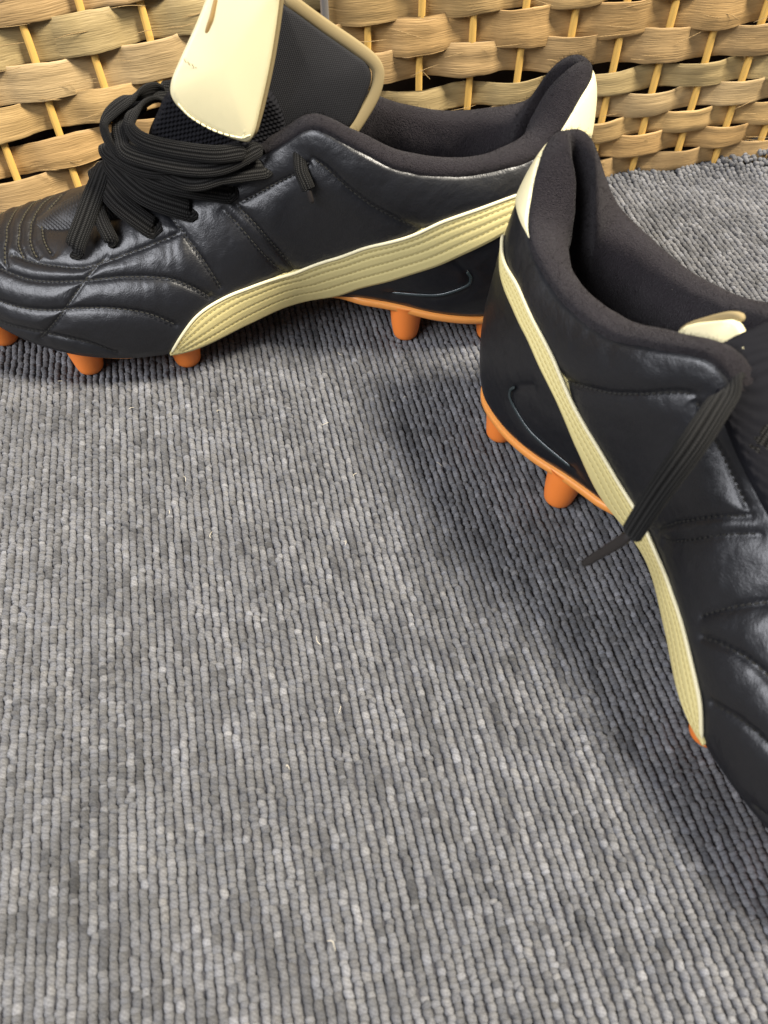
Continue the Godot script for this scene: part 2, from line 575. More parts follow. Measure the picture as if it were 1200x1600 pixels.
# ---------------------------------------------------------------- boots
const UPK := [
	[0.004, 0.018, 0.000, -0.002, 0.121, 0.0], [0.007, 0.018, 0.016, 0.003, 0.117, 0.011], [0.020, 0.018, 0.028, 0.016, 0.100, 0.021], [0.040, 0.019, 0.0315, 0.035, 0.0955, 0.027],
	[0.060, 0.021, 0.030, 0.055, 0.0945, 0.030], [0.082, 0.024, 0.0245, 0.080, 0.099, 0.031], [0.102, 0.026, 0.021, 0.098, 0.107, 0.0285], [0.120, 0.0265, 0.021, 0.114, 0.1125, 0.0225],
	[0.135, 0.0255, 0.0245, 0.128, 0.104, 0.018], [0.155, 0.022, 0.033, 0.150, 0.0905, 0.0155], [0.180, 0.0175, 0.044, 0.180, 0.078, 0.0135], [0.205, 0.016, 0.0475, 0.208, 0.0685, 0.012],
	[0.228, 0.0165, 0.0465, 0.230, 0.0625, 0.0095], [0.248, 0.0185, 0.042, 0.2385, 0.0605, 0.0055], [0.266, 0.021, 0.034, 0.2405, 0.0605, 0.003], [0.282, 0.024, 0.023, 0.2415, 0.0605, 0.0015],
	[0.294, 0.026, 0.009, 0.242, 0.0605, 0.0], [0.2965, 0.027, -0.004, 0.242, 0.0605, -0.0003], [0.292, 0.0255, -0.017, 0.2415, 0.0605, -0.0015], [0.280, 0.023, -0.029, 0.2405, 0.0605, -0.003],
	[0.262, 0.020, -0.0405, 0.2385, 0.0605, -0.0055], [0.240, 0.017, -0.048, 0.230, 0.0625, -0.0095], [0.212, 0.016, -0.0515, 0.208, 0.0685, -0.012], [0.180, 0.0165, -0.0515, 0.18, 0.078, -0.0135],
	[0.150, 0.0185, -0.048, 0.15, 0.0905, -0.0155], [0.125, 0.020, -0.044, 0.128, 0.102, -0.018], [0.105, 0.0205, -0.0405, 0.112, 0.108, -0.0225], [0.088, 0.020, -0.038, 0.096, 0.102, -0.028],
	[0.070, 0.019, -0.0355, 0.078, 0.093, -0.031], [0.052, 0.018, -0.0335, 0.055, 0.088, -0.031], [0.035, 0.018, -0.0315, 0.035, 0.090, -0.028], [0.018, 0.018, -0.0265, 0.016, 0.097, -0.021],
	[0.007, 0.018, -0.015, 0.003, 0.116, -0.011]]
const VAMP := [0, 0, 0, 0, 0, 0, 0, 0, 0.15, 0.35, 0.6, 0.85, 1, 1, 1, 1, 1, 1, 1, 1, 1, 1, 0.95, 0.6, 0.35, 0.15, 0, 0, 0, 0, 0, 0, 0]
const SWELL := [0.007, 0.010, 0.010, 0.009, 0.008, 0.010, 0.0115, 0.0115, 0.010, 0.008, 0.006, 0.005, 0.005, 0.006, 0.007, 0.007, 0.007, 0.007, 0.007, 0.007, 0.007, 0.006, 0.005, 0.005, 0.005, 0.006, 0.006, 0.006, 0.006, 0.006, 0.006, 0.006, 0.006]
const NK := 33
var side := 1.0   # +1 or -1: which way local z runs (the two boots mirror each other)

func ring3(off: int, u: float) -> Vector3:
	var f := fposmod(u, NK)
	var i := int(f)
	var q := []
	for d in [-1, 0, 1, 2]:
		var r: Array = UPK[(i + d + NK) % NK]
		q.append(Vector3(r[off], r[off + 1], r[off + 2]))
	return (q[1] as Vector3).cubic_interpolate(q[2], q[0], q[3], f - i)

func ring1(a: Array, u: float) -> float:
	var f := fposmod(u, NK)
	var i := int(f)
	return cubic_interpolate(a[i], a[(i + 1) % NK], a[(i - 1 + NK) % NK], a[(i + 2) % NK], f - i)

func out_dir(u: float) -> Vector3:
	var d := ring3(0, u + 0.05) - ring3(0, u - 0.05)
	return Vector3(-d.z, 0, d.x).normalized()

# unmirrored surface: control points for column u
func column(u: float) -> Array:
	var b := ring3(0, u)
	var r := ring3(3, u)
	var w := clampf(ring1(VAMP, u), 0, 1)
	var n := out_dir(u)
	var h := r.y - b.y
	var hd := Vector3(b.x - r.x, 0, b.z - r.z)
	var c1 := b + Vector3(0, h * (0.38 * (1 - w) + 0.62 * w), 0) + n * ring1(SWELL, u)
	var c2q := r - Vector3(0, h * 0.11, 0) + n * 0.0092
	var c2v := r + hd * 0.55 + Vector3(0, 0.003, 0)
	return [b, c1, c2q.lerp(c2v, w), r]

func bez(c: Array, v: float) -> Vector3:
	return (c[0] as Vector3).bezier_interpolate(c[1], c[2], c[3], v)

func surf(u: float, v: float) -> Vector3:
	return bez(column(u), v)

func surf_n(u: float, v: float) -> Vector3:
	var v0 := maxf(v - 0.01, 0)
	var v1 := minf(v + 0.01, 1)
	var a := surf(u + 0.05, v) - surf(u - 0.05, v)
	var b := surf(u, v1) - surf(u, v0)
	var n := a.cross(b)
	return n.normalized() if n.length_squared() > 1e-22 else Vector3.UP

func mz(p: Vector3) -> Vector3:
	return Vector3(p.x, p.y, p.z * side)

func mza(a: PackedVector3Array) -> PackedVector3Array:
	if side > 0:
		return a
	var r := PackedVector3Array()
	r.resize(a.size())
	for i in a.size():
		r[i] = mz(a[i])
	return r

func mzl(a: Array) -> Array:
	return a.map(func(p): return mz(p))

func mirrored(m: ArrayMesh) -> ArrayMesh:
	if side > 0:
		return m
	var am := ArrayMesh.new()
	for s in m.get_surface_count():
		var arr := m.surface_get_arrays(s)
		arr[Mesh.ARRAY_VERTEX] = mza(arr[Mesh.ARRAY_VERTEX])
		if arr[Mesh.ARRAY_NORMAL] != null:
			arr[Mesh.ARRAY_NORMAL] = mza(arr[Mesh.ARRAY_NORMAL])
		if arr[Mesh.ARRAY_INDEX] != null:
			var idx: PackedInt32Array = arr[Mesh.ARRAY_INDEX]
			idx.reverse()
			arr[Mesh.ARRAY_INDEX] = idx
		else:
			for key in [Mesh.ARRAY_VERTEX, Mesh.ARRAY_NORMAL, Mesh.ARRAY_TEX_UV]:
				if arr[key] != null:
					arr[key].reverse()
		am.add_surface_from_arrays(Mesh.PRIMITIVE_TRIANGLES, arr)
	return am

func bp(called: String, m: ArrayMesh, material: Material, parent: Node) -> MeshInstance3D:
	return part(called, mirrored(m), material, parent)

# seam lines in (u, v): each [depth in mm, width in mm, stitch kind, points ...]
func seams() -> Array:
	return [
		[0.8, 1.1, 1, Vector2(10.15, 0.95), Vector2(10.05, 0.825), Vector2(9.83, 0.638), Vector2(9.62, 0.475), Vector2(9.40, 0.30)],
		[0.7, 1.0, 1, Vector2(9.03, 0.72), Vector2(8.85, 0.625), Vector2(8.45, 0.45), Vector2(8.10, 0.331), Vector2(7.68, 0.20)],
		[0.5, 0.9, 1, Vector2(9.25, 0.72), Vector2(9.05, 0.61), Vector2(8.68, 0.43), Vector2(8.33, 0.30), Vector2(8.0, 0.22)],
		[0.6, 1.0, 1, Vector2(8.93, 0.725), Vector2(8.45, 0.725), Vector2(7.70, 0.732), Vector2(7.2, 0.765)],
		[0.7, 1.1, 1, Vector2(7.1, 0.785), Vector2(6.40, 0.722), Vector2(5.68, 0.665), Vector2(5.08, 0.632), Vector2(4.45, 0.575)],
		[0.5, 1.2, 0, Vector2(5.0, 0.09), Vector2(4.33, 0.125), Vector2(3.88, 0.156), Vector2(3.40, 0.22), Vector2(3.33, 0.288), Vector2(3.5, 0.35), Vector2(3.9, 0.43)],
		[0.8, 1.2, 1, Vector2(14.23, 0.644), Vector2(13.5, 0.644), Vector2(12.4, 0.638), Vector2(11.7, 0.615), Vector2(11.15, 0.635), Vector2(10.62, 0.656), Vector2(9.95, 0.68)],
		[0.9, 1.3, 1, Vector2(14.6, 0.52), Vector2(13.85, 0.519), Vector2(13.15, 0.519), Vector2(12.35, 0.531), Vector2(11.73, 0.531), Vector2(10.93, 0.513), Vector2(10.23, 0.45), Vector2(9.85, 0.363), Vector2(9.58, 0.269)],
		[0.9, 1.3, 1, Vector2(14.6, 0.29), Vector2(13.68, 0.30), Vector2(12.5, 0.338), Vector2(11.98, 0.356), Vector2(11.3, 0.344), Vector2(10.65, 0.281), Vector2(10.2, 0.181)],
		[0.8, 1.2, 1, Vector2(14.6, 0.08), Vector2(13.05, 0.15), Vector2(12.08, 0.131), Vector2(11.43, 0.05)],
		[0.7, 1.1, 1, Vector2(11.2, 0.66), Vector2(11.48, 0.594), Vector2(11.83, 0.488), Vector2(12.23, 0.363), Vector2(12.62, 0.244), Vector2(13.1, 0.106)],
		[0.7, 1.0, 2, Vector2(20.6, 0.72), Vector2(20.2, 0.84), Vector2(19.2, 0.92), Vector2(17.0, 0.955), Vector2(14.7, 0.93), Vector2(13.4, 0.86), Vector2(12.55, 0.72)],
		[0.7, 1.0, 2, Vector2(20.4, 0.64), Vector2(19.9, 0.76), Vector2(18.9, 0.86), Vector2(17.0, 0.905), Vector2(15.0, 0.87), Vector2(13.9, 0.78), Vector2(13.1, 0.68)],
		[0.7, 1.0, 2, Vector2(20.0, 0.58), Vector2(19.5, 0.70), Vector2(18.6, 0.80), Vector2(17.0, 0.845), Vector2(15.3, 0.81), Vector2(14.3, 0.72), Vector2(13.6, 0.64)],
		[0.7, 1.0, 2, Vector2(19.6, 0.50), Vector2(19.1, 0.63), Vector2(18.3, 0.73), Vector2(17.0, 0.775), Vector2(15.5, 0.74), Vector2(14.7, 0.65), Vector2(14.2, 0.55)],
		[0.7, 1.0, 2, Vector2(19.2, 0.40), Vector2(18.7, 0.54), Vector2(18.0, 0.64), Vector2(17.0, 0.69), Vector2(15.8, 0.65), Vector2(15.1, 0.55), Vector2(14.7, 0.44)],
		[0.7, 1.1, 1, Vector2(22.85, 0.95), Vector2(23.0, 0.8), Vector2(23.3, 0.6), Vector2(23.6, 0.4), Vector2(23.9, 0.1)],
	]

func line2(pts: Array, t: float) -> Vector2:
	var n := pts.size() - 1
	var f := clampf(t, 0, 1) * n
	var i := mini(int(f), n - 1)
	var p1: Vector2 = pts[i]
	var p2: Vector2 = pts[i + 1]
	var p0: Vector2 = pts[i - 1] if i > 0 else p1 * 2.0 - p2
	var p3: Vector2 = pts[i + 2] if i + 2 <= n else p2 * 2.0 - p1
	return p1.cubic_interpolate(p2, p0, p3, f - i)

var NU := 990
var NV := 110
var upper_mesh: ArrayMesh
var stitch_lists := {}
var DISP := PackedFloat32Array()

# the leather skin with its seams and padding, made once in unmirrored form
func make_upper() -> void:
	var P := PackedVector3Array()
	P.resize(NU * NV)
	for i in NU:
		var c := column(float(i) * NK / NU)
		for j in NV:
			P[i * NV + j] = bez(c, float(j) / (NV - 1))
	var dmin := PackedFloat32Array()
	dmin.resize(NU * NV)
	dmin.fill(0.012)
	var groove := PackedFloat32Array()
	groove.resize(NU * NV)
	stitch_lists = {1: [], 2: []}
	for s in seams():
		var pts: Array = s.slice(3)
		var depth: float = s[0] * 0.001
		var wid: float = s[1] * 0.001
		var last := Vector3.INF
		var run := 0.0
		for k in 601:
			var q := line2(pts, k / 600.0)
			var p := surf(q.x, q.y)
			if last == Vector3.INF:
				last = p
			var step := p.distance_to(last)
			if k > 0 and step < 0.0007:
				continue
			run += step
			last = p
			var ci := int(q.x * NU / NK)
			var cj := int(q.y * (NV - 1))
			for i in range(ci - 12, ci + 13):
				var ii := (i + NU) % NU
				for j in range(maxi(cj - 14, 0), mini(cj + 15, NV)):
					var d := P[ii * NV + j].distance_to(p)
					if d < dmin[ii * NV + j]:
						dmin[ii * NV + j] = d
					if d < 0.004:
						groove[ii * NV + j] = maxf(groove[ii * NV + j], depth * exp(-d * d / (wid * wid)))
			if s[2] > 0 and run > 0.0019:
				run = 0.0
				var q2 := line2(pts, minf(k / 600.0 + 0.01, 1.0))
				var tg := (surf(q2.x, q2.y) - p).normalized()
				if tg.length_squared() > 0.5:
					var nn := surf_n(q.x, q.y)
					stitch_lists[s[2]].append([p + nn * (0.0005 - depth * 0.35), tg, nn])
	DISP.resize(NU * NV)
	var Q := PackedVector3Array()
	Q.resize(NU * NV)
	var UVs := PackedVector2Array()
	UVs.resize(NU * NV)
	for i in NU:
		var u := float(i) * NK / NU
		for j in NV:
			var k := i * NV + j
			var p := P[k]
			var a := P[((i + 1) % NU) * NV + j] - P[((i - 1 + NU) % NU) * NV + j]
			var b := P[i * NV + mini(j + 1, NV - 1)] - P[i * NV + maxi(j - 1, 0)]
			var n := a.cross(b)
			n = n.normalized() if n.length_squared() > 1e-22 else Vector3.UP
			var d := 0.0010 * (1.0 - exp(-dmin[k] * dmin[k] / 0.000016)) - groove[k]
			d += 0.0007 * noise.get_noise_3d(p.x * 26.0, p.y * 34.0, p.z * 26.0)
			# creases where the foot bends
			var bend := exp(-pow((p.x - 0.185) / 0.03, 2)) * clampf((p.y - 0.03) / 0.03, 0, 1)
			d += bend * 0.0005 * noise.get_noise_3d(p.x * 150.0, p.y * 24.0, p.z * 24.0)
			d += 0.00017 * noise.get_noise_3d(p.x * 90.0 + p.y * 40.0, p.y * 90.0, p.z * 90.0)
			d *= smoothstep(0.0, 0.05, float(j) / NV) * (1.0 - 0.6 * smoothstep(0.93, 1.0, float(j) / NV))
			DISP[k] = d
			Q[k] = p + n * d
			UVs[k] = Vector2(u / NK * 0.62, p.y + p.x * 0.25) * Vector2(1, 1)
	upper_mesh = grid_mesh(Q, NU, NV, true, false, UVs, true)

func disp(u: float, v: float) -> float:
	var i := int(fposmod(u, NK) * NU / NK) % NU
	return DISP[i * NV + clampi(int(v * (NV - 1)), 0, NV - 1)]

# a piece sewn on the skin between two (u, v) lines
func patch(lo: Array, hi: Array, nl: int, nc: int, thick: float, grooves: Array, soft := 0.0016) -> Array:
	var P := PackedVector3Array()
	var UVs := PackedVector2Array()
	var thread := []
	for i in nl + 1:
		var t := float(i) / nl
		var a := line2(lo, t)
		var b := line2(hi, t)
		var wide := maxf(surf(a.x, a.y).distance_to(surf(b.x, b.y)), 0.0004)
		var tip := smoothstep(0.0, 0.02, t) * smoothstep(0.0, 0.02, 1.0 - t)
		for j in nc + 5:
			var f := clampf(float(j - 2) / nc, 0, 1)
			var q := a.lerp(b, f)
			var n := surf_n(q.x, clampf(q.y, 0.0, 0.99))
			var p := surf(q.x, q.y)
			var e := minf(f, 1.0 - f) * wide
			var up := thick * (0.55 + 0.45 * smoothstep(0.0, soft, e)) * (0.5 + 0.5 * tip) + 0.0009
			for g in grooves:
				var dg: float = (f - g) * wide
				up -= 0.00024 * exp(-dg * dg / 0.00000055) * smoothstep(0.004, 0.007, wide)
			if j == 1 or j == nc + 3:
				up = thick * 0.4 + 0.0006
			elif j == 0 or j == nc + 4:
				up = -0.0012
			P.append(p + n * up)
			UVs.append(Vector2(t * 1.2, f * wide * 6.0))
	return [grid_mesh(P, nl + 1, nc + 5, false, false, UVs), thread]

func patch_threads(lo: Array, hi: Array, g: float, thick: float, gap: float) -> Array:
	var list := []
	var last := Vector3.INF
	for i in 1600:
		var t := 0.01 + 0.98 * i / 1600.0
		var a := line2(lo, t)
		var b := line2(hi, t)
		var wide := surf(a.x, a.y).distance_to(surf(b.x, b.y)) if i % 20 == 0 or last == Vector3.INF else 0.01
		if wide < 0.004:
			continue
		var q := a.lerp(b, g)
		var p := surf(q.x, q.y)
		if last != Vector3.INF and p.distance_to(last) < gap:
			continue
		var n := surf_n(q.x, clampf(q.y, 0, 0.99))
		if last != Vector3.INF:
			list.append([p + n * (thick + 0.00095), (p - last).normalized(), n])
		last = p
	return list

func lining_mesh() -> ArrayMesh:
	var P := PackedVector3Array()
	var UVs := PackedVector2Array()
	var nl := 240
	var nc := 40
	for i in nl + 1:
		var u := lerpf(-8.0, 8.4, float(i) / nl)
		var r := ring3(3, u)
		var b := ring3(0, u)
		var n := out_dir(u)
		var a := absf(u)
		var t := 0.0098 + 0.006 * exp(-pow((a - 1.9) / 1.1, 2)) - 0.002 * exp(-pow(a / 0.35, 2)) - 0.0025 * smoothstep(5.5, 8.0, a)
		var lift := 0.0044 + 0.0016 * exp(-pow(a / 1.5, 2)) - 0.002 * smoothstep(6.0, 8.2, a)
		var dip := 0.0016 * exp(-pow(a / 0.3, 2))
		var pts := [r + n * 0.0008 - Vector3(0, 0.003, 0), r + n * 0.0010 + Vector3(0, lift * 0.45, 0), r - n * t * 0.22 + Vector3(0, lift - dip, 0), r - n * t * 0.65 + Vector3(0, lift * 0.95 - dip, 0), r - n * (t - dip) + Vector3(0, lift * 0.1, 0),
			r - n * (t + 0.0012 - dip) - Vector3(0, 0.011, 0), r - n * t * 0.85 - Vector3(0, 0.026, 0), b.lerp(r, 0.35) - n * 0.005, b - n * 0.0055 + Vector3(0, 0.009, 0), b - n * 0.012 + Vector3(0, 0.005, 0)]
		for j in nc + 1:
			var p := spline(pts, float(j) / nc)
			var wr := 0.0007 * noise.get_noise_3d(p.x * 55.0, p.y * 55.0, p.z * 55.0)
			P.append(p + n * wr)
			UVs.append(Vector2(u * 0.12, float(j) / nc))
	return grid_mesh(P, nl + 1, nc + 1, false, false, UVs)

func make_boot(called: String, label: String, at: Transform3D, mirror: float, strip_lo: Array, strip_hi: Array) -> Node3D:
	side = mirror
	var t := thing(called, label, "football boot", at, "pair of black football boots")
	var up := bp("upper", upper_mesh, M.leather, t)
	var s1 := bp("stitching", stitches(stitch_lists[1], 0.0015, 0.0006, 0.00028), M.thread, up)
	s1.set_meta("kind", "stuff")
	var s2 := bp("toe_stitching", stitches(stitch_lists[2], 0.0016, 0.0007, 0.0003), M.thread_toe, up)
	s2.set_meta("kind", "stuff")
	var lm := lining_mesh()
	var fleece := bp("collar_lining", lm, M.lining, t)
	var la := lm.surface_get_arrays(0)
	var lp: PackedVector3Array = la[Mesh.ARRAY_VERTEX]
	var ln: PackedVector3Array = la[Mesh.ARRAY_NORMAL]
	var turn := 1.0 if ln[120 * 41 + 12].y > 0 else -1.0
	var fz := []
	for i in 9000:
		var r := rng.randi_range(0, 239)
		var c := rng.randi_range(3, 30)
		var p := lp[r * 41 + c].lerp(lp[(r + 1) * 41 + c], rng.randf()).lerp(lp[r * 41 + c + 1], rng.randf())
		var nn := ln[r * 41 + c] * turn
		fz.append([p - nn * 0.0002, p + nn * rng.randf_range(0.0003, 0.0010) + Vector3(rng.randfn(0, 0.0006), rng.randfn(0, 0.0006), rng.randfn(0, 0.0006)), 0.00006])
	bp("fleece_fuzz", blades(fz), M.fleece_fuzz, fleece).set_meta("kind", "stuff")
	# a few pale bits of lint caught in the fleece
	var bits := SurfaceTool.new()
	bits.begin(Mesh.PRIMITIVE_TRIANGLES)
	for q in [[Vector3(0.0386, 0.0835, -0.0205), 0.0017], [Vector3(0.0452, 0.0800, -0.0225), 0.0011], [Vector3(0.0640, 0.0700, -0.0205), 0.0013], [Vector3(0.0560, 0.0870, -0.0215), 0.0009]]:
		var d: Vector3 = Vector3(0.3, 0.8, 0.2).normalized() * q[1]
		bits.append_from(sweep([q[0] - d, q[0] + Vector3(0.0003, 0, 0.0004), q[0] + d], 0.0002, 0.0002, Vector3(0, 0, 1), 6, 5), 0, Transform3D())
	bp("lint", bits.commit(), M.fluff, t).set_meta("kind", "stuff")
	# insole
	var P := PackedVector3Array()
	for i in 100:
		var u := float(i) * NK / 100
		var b := ring3(0, u) - out_dir(u) * 0.007
		for k in 4:
			P.append(Vector3(0.15, 0.026, 0).lerp(b + Vector3(0, 0.0065, 0), 0.02 + k * 0.326))
	bp("insole", grid_mesh(P, 100, 4, true, false), M.insole, t)
	# outsole plate
	P = PackedVector3Array()
	var nk := 198
	for i in nk:
		var u := float(i) * NK / nk
		var b := ring3(0, u)
		var n := out_dir(u)
		var fore := smoothstep(8.0, 10.5, u) * (1.0 - smoothstep(22.5, 25.0, u))
		var waist := smoothstep(5.6, 6.6, u) * (1.0 - smoothstep(10.3, 11.4, u))
		var o := lerpf(0.0012, -0.0034, fore) - 0.005 * waist
		var low := b.y - 0.0042
		var mid := Vector3(b.x * 0.96 + 0.006, low - 0.0006, b.z * 0.25)
		P.append_array([b - n * 0.004 + Vector3(0, 0.0012, 0), b + n * o + Vector3(0, 0.0004, 0), b + n * (o + 0.0004) - Vector3(0, 0.0012, 0), b + n * (o + 0.0002) - Vector3(0, 0.0030, 0), b + n * (o - 0.0008) - Vector3(0, 0.0042, 0), b.lerp(mid, 0.35) - Vector3(0, 0.0030, 0), mid])
	bp("outsole", grid_mesh(P, nk, 7, true, false, PackedVector2Array(), true), M.orange, t)
	# studs
	for s in [[0.030, 0.0225], [0.074, 0.0195], [0.030, -0.020], [0.072, -0.021], [0.187, 0.033], [0.236, 0.0355], [0.284, 0.011], [0.180, -0.038], [0.228, -0.040], [0.268, -0.020]]:
		var yb := 0.017 if s[0] > 0.2 else 0.0155
		if s[0] > 0.26:
			yb = 0.0205
		elif s[0] > 0.06 and s[0] < 0.1:
			yb = 0.0215
		var prof := [[0.0092, yb + 0.001], [0.0084, yb - 0.002], [0.0075, 0.0080], [0.0068, 0.0030], [0.0063, 0.0008], [0.0052, -0.0006], [0.0028, -0.0010], [0.0002, -0.0011]]
		P = PackedVector3Array()
		for q in prof:
			for k in 24:
				P.append(Vector3(s[0] + cos(TAU * k / 24) * q[0], q[1], s[1] + sin(TAU * k / 24) * q[0]))
		bp("stud", grid_mesh(P, prof.size(), 24, false, true), M.stud, t)
	# side strip
	var g := [0.30, 0.52, 0.74, 0.88]
	var pm := patch(strip_lo, strip_hi, 220, 56, 0.0011, g)
	var fs := bp("side_strip", pm[0], M.strip, t)
	var th := []
	for k in g:
		th.append_array(patch_threads(strip_lo, strip_hi, k, 0.0011 - 0.0005, 0.0024))
	var rim := []
	for k in 40:
		var q := line2(strip_hi, 0.012 + 0.976 * k / 39.0)
		rim.append(surf(q.x, q.y) + surf_n(q.x, clampf(q.y, 0, 0.99)) * 0.0016)
	bp("strip_edge", sweep(rim, 0.0007, 0.0007, Vector3(0, 0.3, 1), 160, 10), M.strip_edge, fs)
	var ss := bp("strip_stitching", stitches(th, 0.0017, 0.0009, 0.00042), M.thread_cream, fs)
	ss.set_meta("kind", "stuff")
	# the strip on the other side, simpler run of the same shape
	var oh := [Vector2(30.6, 0.80), Vector2(29.7, 0.77), Vector2(28.9, 0.70), Vector2(28.2, 0.56), Vector2(27.2, 0.42), Vector2(26.2, 0.30), Vector2(25.3, 0.23), Vector2(24.3, 0.22), Vector2(23.6, 0.19), Vector2(23.2, 0.01)]
	var ol := [Vector2(30.6, 0.79), Vector2(30.1, 0.55), Vector2(29.2, 0.45), Vector2(28.4, 0.28), Vector2(27.5, 0.14), Vector2(26.6, 0.03), Vector2(25.6, 0.0), Vector2(24.6, 0.0), Vector2(23.8, 0.0), Vector2(23.2, 0.0)]
	bp("side_strip", patch(oh, ol, 120, 24, 0.0014, g)[0], M.strip, t)
	# glossy moulded edge of the heel counter
	var ce := []
	for q in [Vector2(4.95, 0.115), Vector2(4.30, 0.150), Vector2(3.88, 0.181), Vector2(3.40, 0.250), Vector2(3.33, 0.300), Vector2(3.45, 0.345)]:
		ce.append(surf(q.x, q.y) + surf_n(q.x, q.y) * 0.0009)
	bp("counter_edge", sweep(ce, 0.0007, 0.0004, Vector3(0, 0.2, 1), 60, 8), M.gloss, t)
	# heel tab
	var lo := []
	var hi := []
	for k in 41:
		var u := lerpf(-2.25, 2.25, k / 40.0)
		lo.append(Vector2(u, 0.985 - 0.37 * pow(maxf(1.0 - pow(u / 2.25, 2), 0.0), 1.5)))
		hi.append(Vector2(u, 0.995))
	bp("heel_tab", patch(lo, hi, 80, 20, 0.0012, [])[0], M.cream, t)
	return t

func lace(t: Node3D, pts: Array, wide: float, thick: float, ref: Vector3, called := "lace", steps := 44, taper := 0.0) -> MeshInstance3D:
	return bp(called, sweep(pts, wide, thick, ref, steps, 14, taper), M.lace, t)

func eye_point(u: float, v: float, h: float) -> Vector3:
	return surf(u, v) + surf_n(u, v) * h

func tongue_body(stations: Array) -> ArrayMesh:
	# stations: Vector3(x, y, half width); an arched padded sheet with knitted ribs
	var P := PackedVector3Array()
	var nl := 120
	var nc := 60
	for i in nl + 1:
		var t := float(i) / nl
		var c := spline(stations, t)
		var d := spline(stations, minf(t + 0.01, 1)) - spline(stations, maxf(t - 0.01, 0))
		var n := Vector3(-d.y, d.x, 0).normalized()
		if n.x < 0 and d.y > absf(d.x) * 3.0:
			n = -n
		n = Vector3(absf(d.y), absf(d.x), 0).normalized()
		for j in nc + 1:
			var a := TAU * j / nc
			var x := cos(a)
			var y := sin(a)
			var f := signf(x) * pow(absf(x), 0.7)
			var arch := -0.007 * f * f
			var kn := 0.00035 * sin(f * c.z / 0.0011 * PI + (PI if int(t * 60.0) % 2 else 0.0)) if y > 0 else 0.0
			P.append(Vector3(c.x, c.y, f * c.z) + n * (arch + 0.0028 * signf(y) * pow(absf(y), 0.5) + kn))
	return grid_mesh(P, nl + 1, nc + 1, false, false)

func boots() -> void:
	make_upper()
	# strip outline on the skin, heel end first: upper edge and lower edge
	var a_hi := [Vector2(1.8,0.77), Vector2(2.5,0.766), Vector2(3.3,0.735), Vector2(4.05,0.665), Vector2(4.675,0.533), Vector2(5.45,0.42), Vector2(6.45,0.283), Vector2(7.625,0.215), Vector2(8.725,0.232), Vector2(9.375,0.24), Vector2(9.8,0.212), Vector2(10.125,0.13), Vector2(10.45,0.01)]
	var a_lo := [Vector2(1.75,0.76), Vector2(2.4,0.60), Vector2(2.975,0.53), Vector2(3.65,0.445), Vector2(4.3,0.335), Vector2(5.0,0.21), Vector2(5.7,0.11), Vector2(6.4,0.022), Vector2(7.3,0.001), Vector2(8.2,0.001), Vector2(9.0,0.001), Vector2(9.8,0.001), Vector2(10.45,0.0)]
	var ta := Transform3D(Basis(Vector3(-0.99813, 0, 0.06105), Vector3.UP, Vector3(-0.06105, 0, -0.99813)), Vector3(0.084, 0, -0.341))
	var A := make_boot("football_boot", "black football boot side on, its cream tongue standing up before the left wicker panel", ta, -1.0, a_lo, a_hi)
	boot_a_extras(A)
	var be := 0.4699
	var ga := 0.0705
	var X := Vector3(sin(be), 0, cos(be))
	var Mm := Vector3(-cos(be), 0, sin(be))
	var Yl := Vector3.UP * cos(ga) - Mm * sin(ga)
	var Zl := Mm * cos(ga) + Vector3.UP * sin(ga)
	var tb := Transform3D(Basis(X, Yl, Zl), Vector3(0.0610, 0.0, -0.2812))
	var b_hi := [Vector2(1.25,0.63), Vector2(1.95,0.715), Vector2(2.7,0.765), Vector2(3.5,0.74), Vector2(4.175,0.675), Vector2(4.925,0.49), Vector2(6.1,0.265), Vector2(7.0,0.175), Vector2(7.875, 0.145), Vector2(8.7, 0.175), Vector2(9.5, 0.19), Vector2(10.1, 0.15), Vector2(10.5,0.02)]
	var b_lo := [Vector2(1.2,0.62), Vector2(1.875,0.66), Vector2(2.5,0.665), Vector2(3.2,0.645), Vector2(3.725,0.605), Vector2(4.425,0.478), Vector2(5.075,0.275), Vector2(5.8,0.055), Vector2(6.7,0.001), Vector2(7.8,0.001), Vector2(8.7,0.001), Vector2(9.6,0.001), Vector2(10.5,0.0)]
	var B := make_boot("football_boot", "black football boot heel first at the right, one flat lace hanging loose", tb, 1.0, b_lo, b_hi)
	boot_b_extras(B)

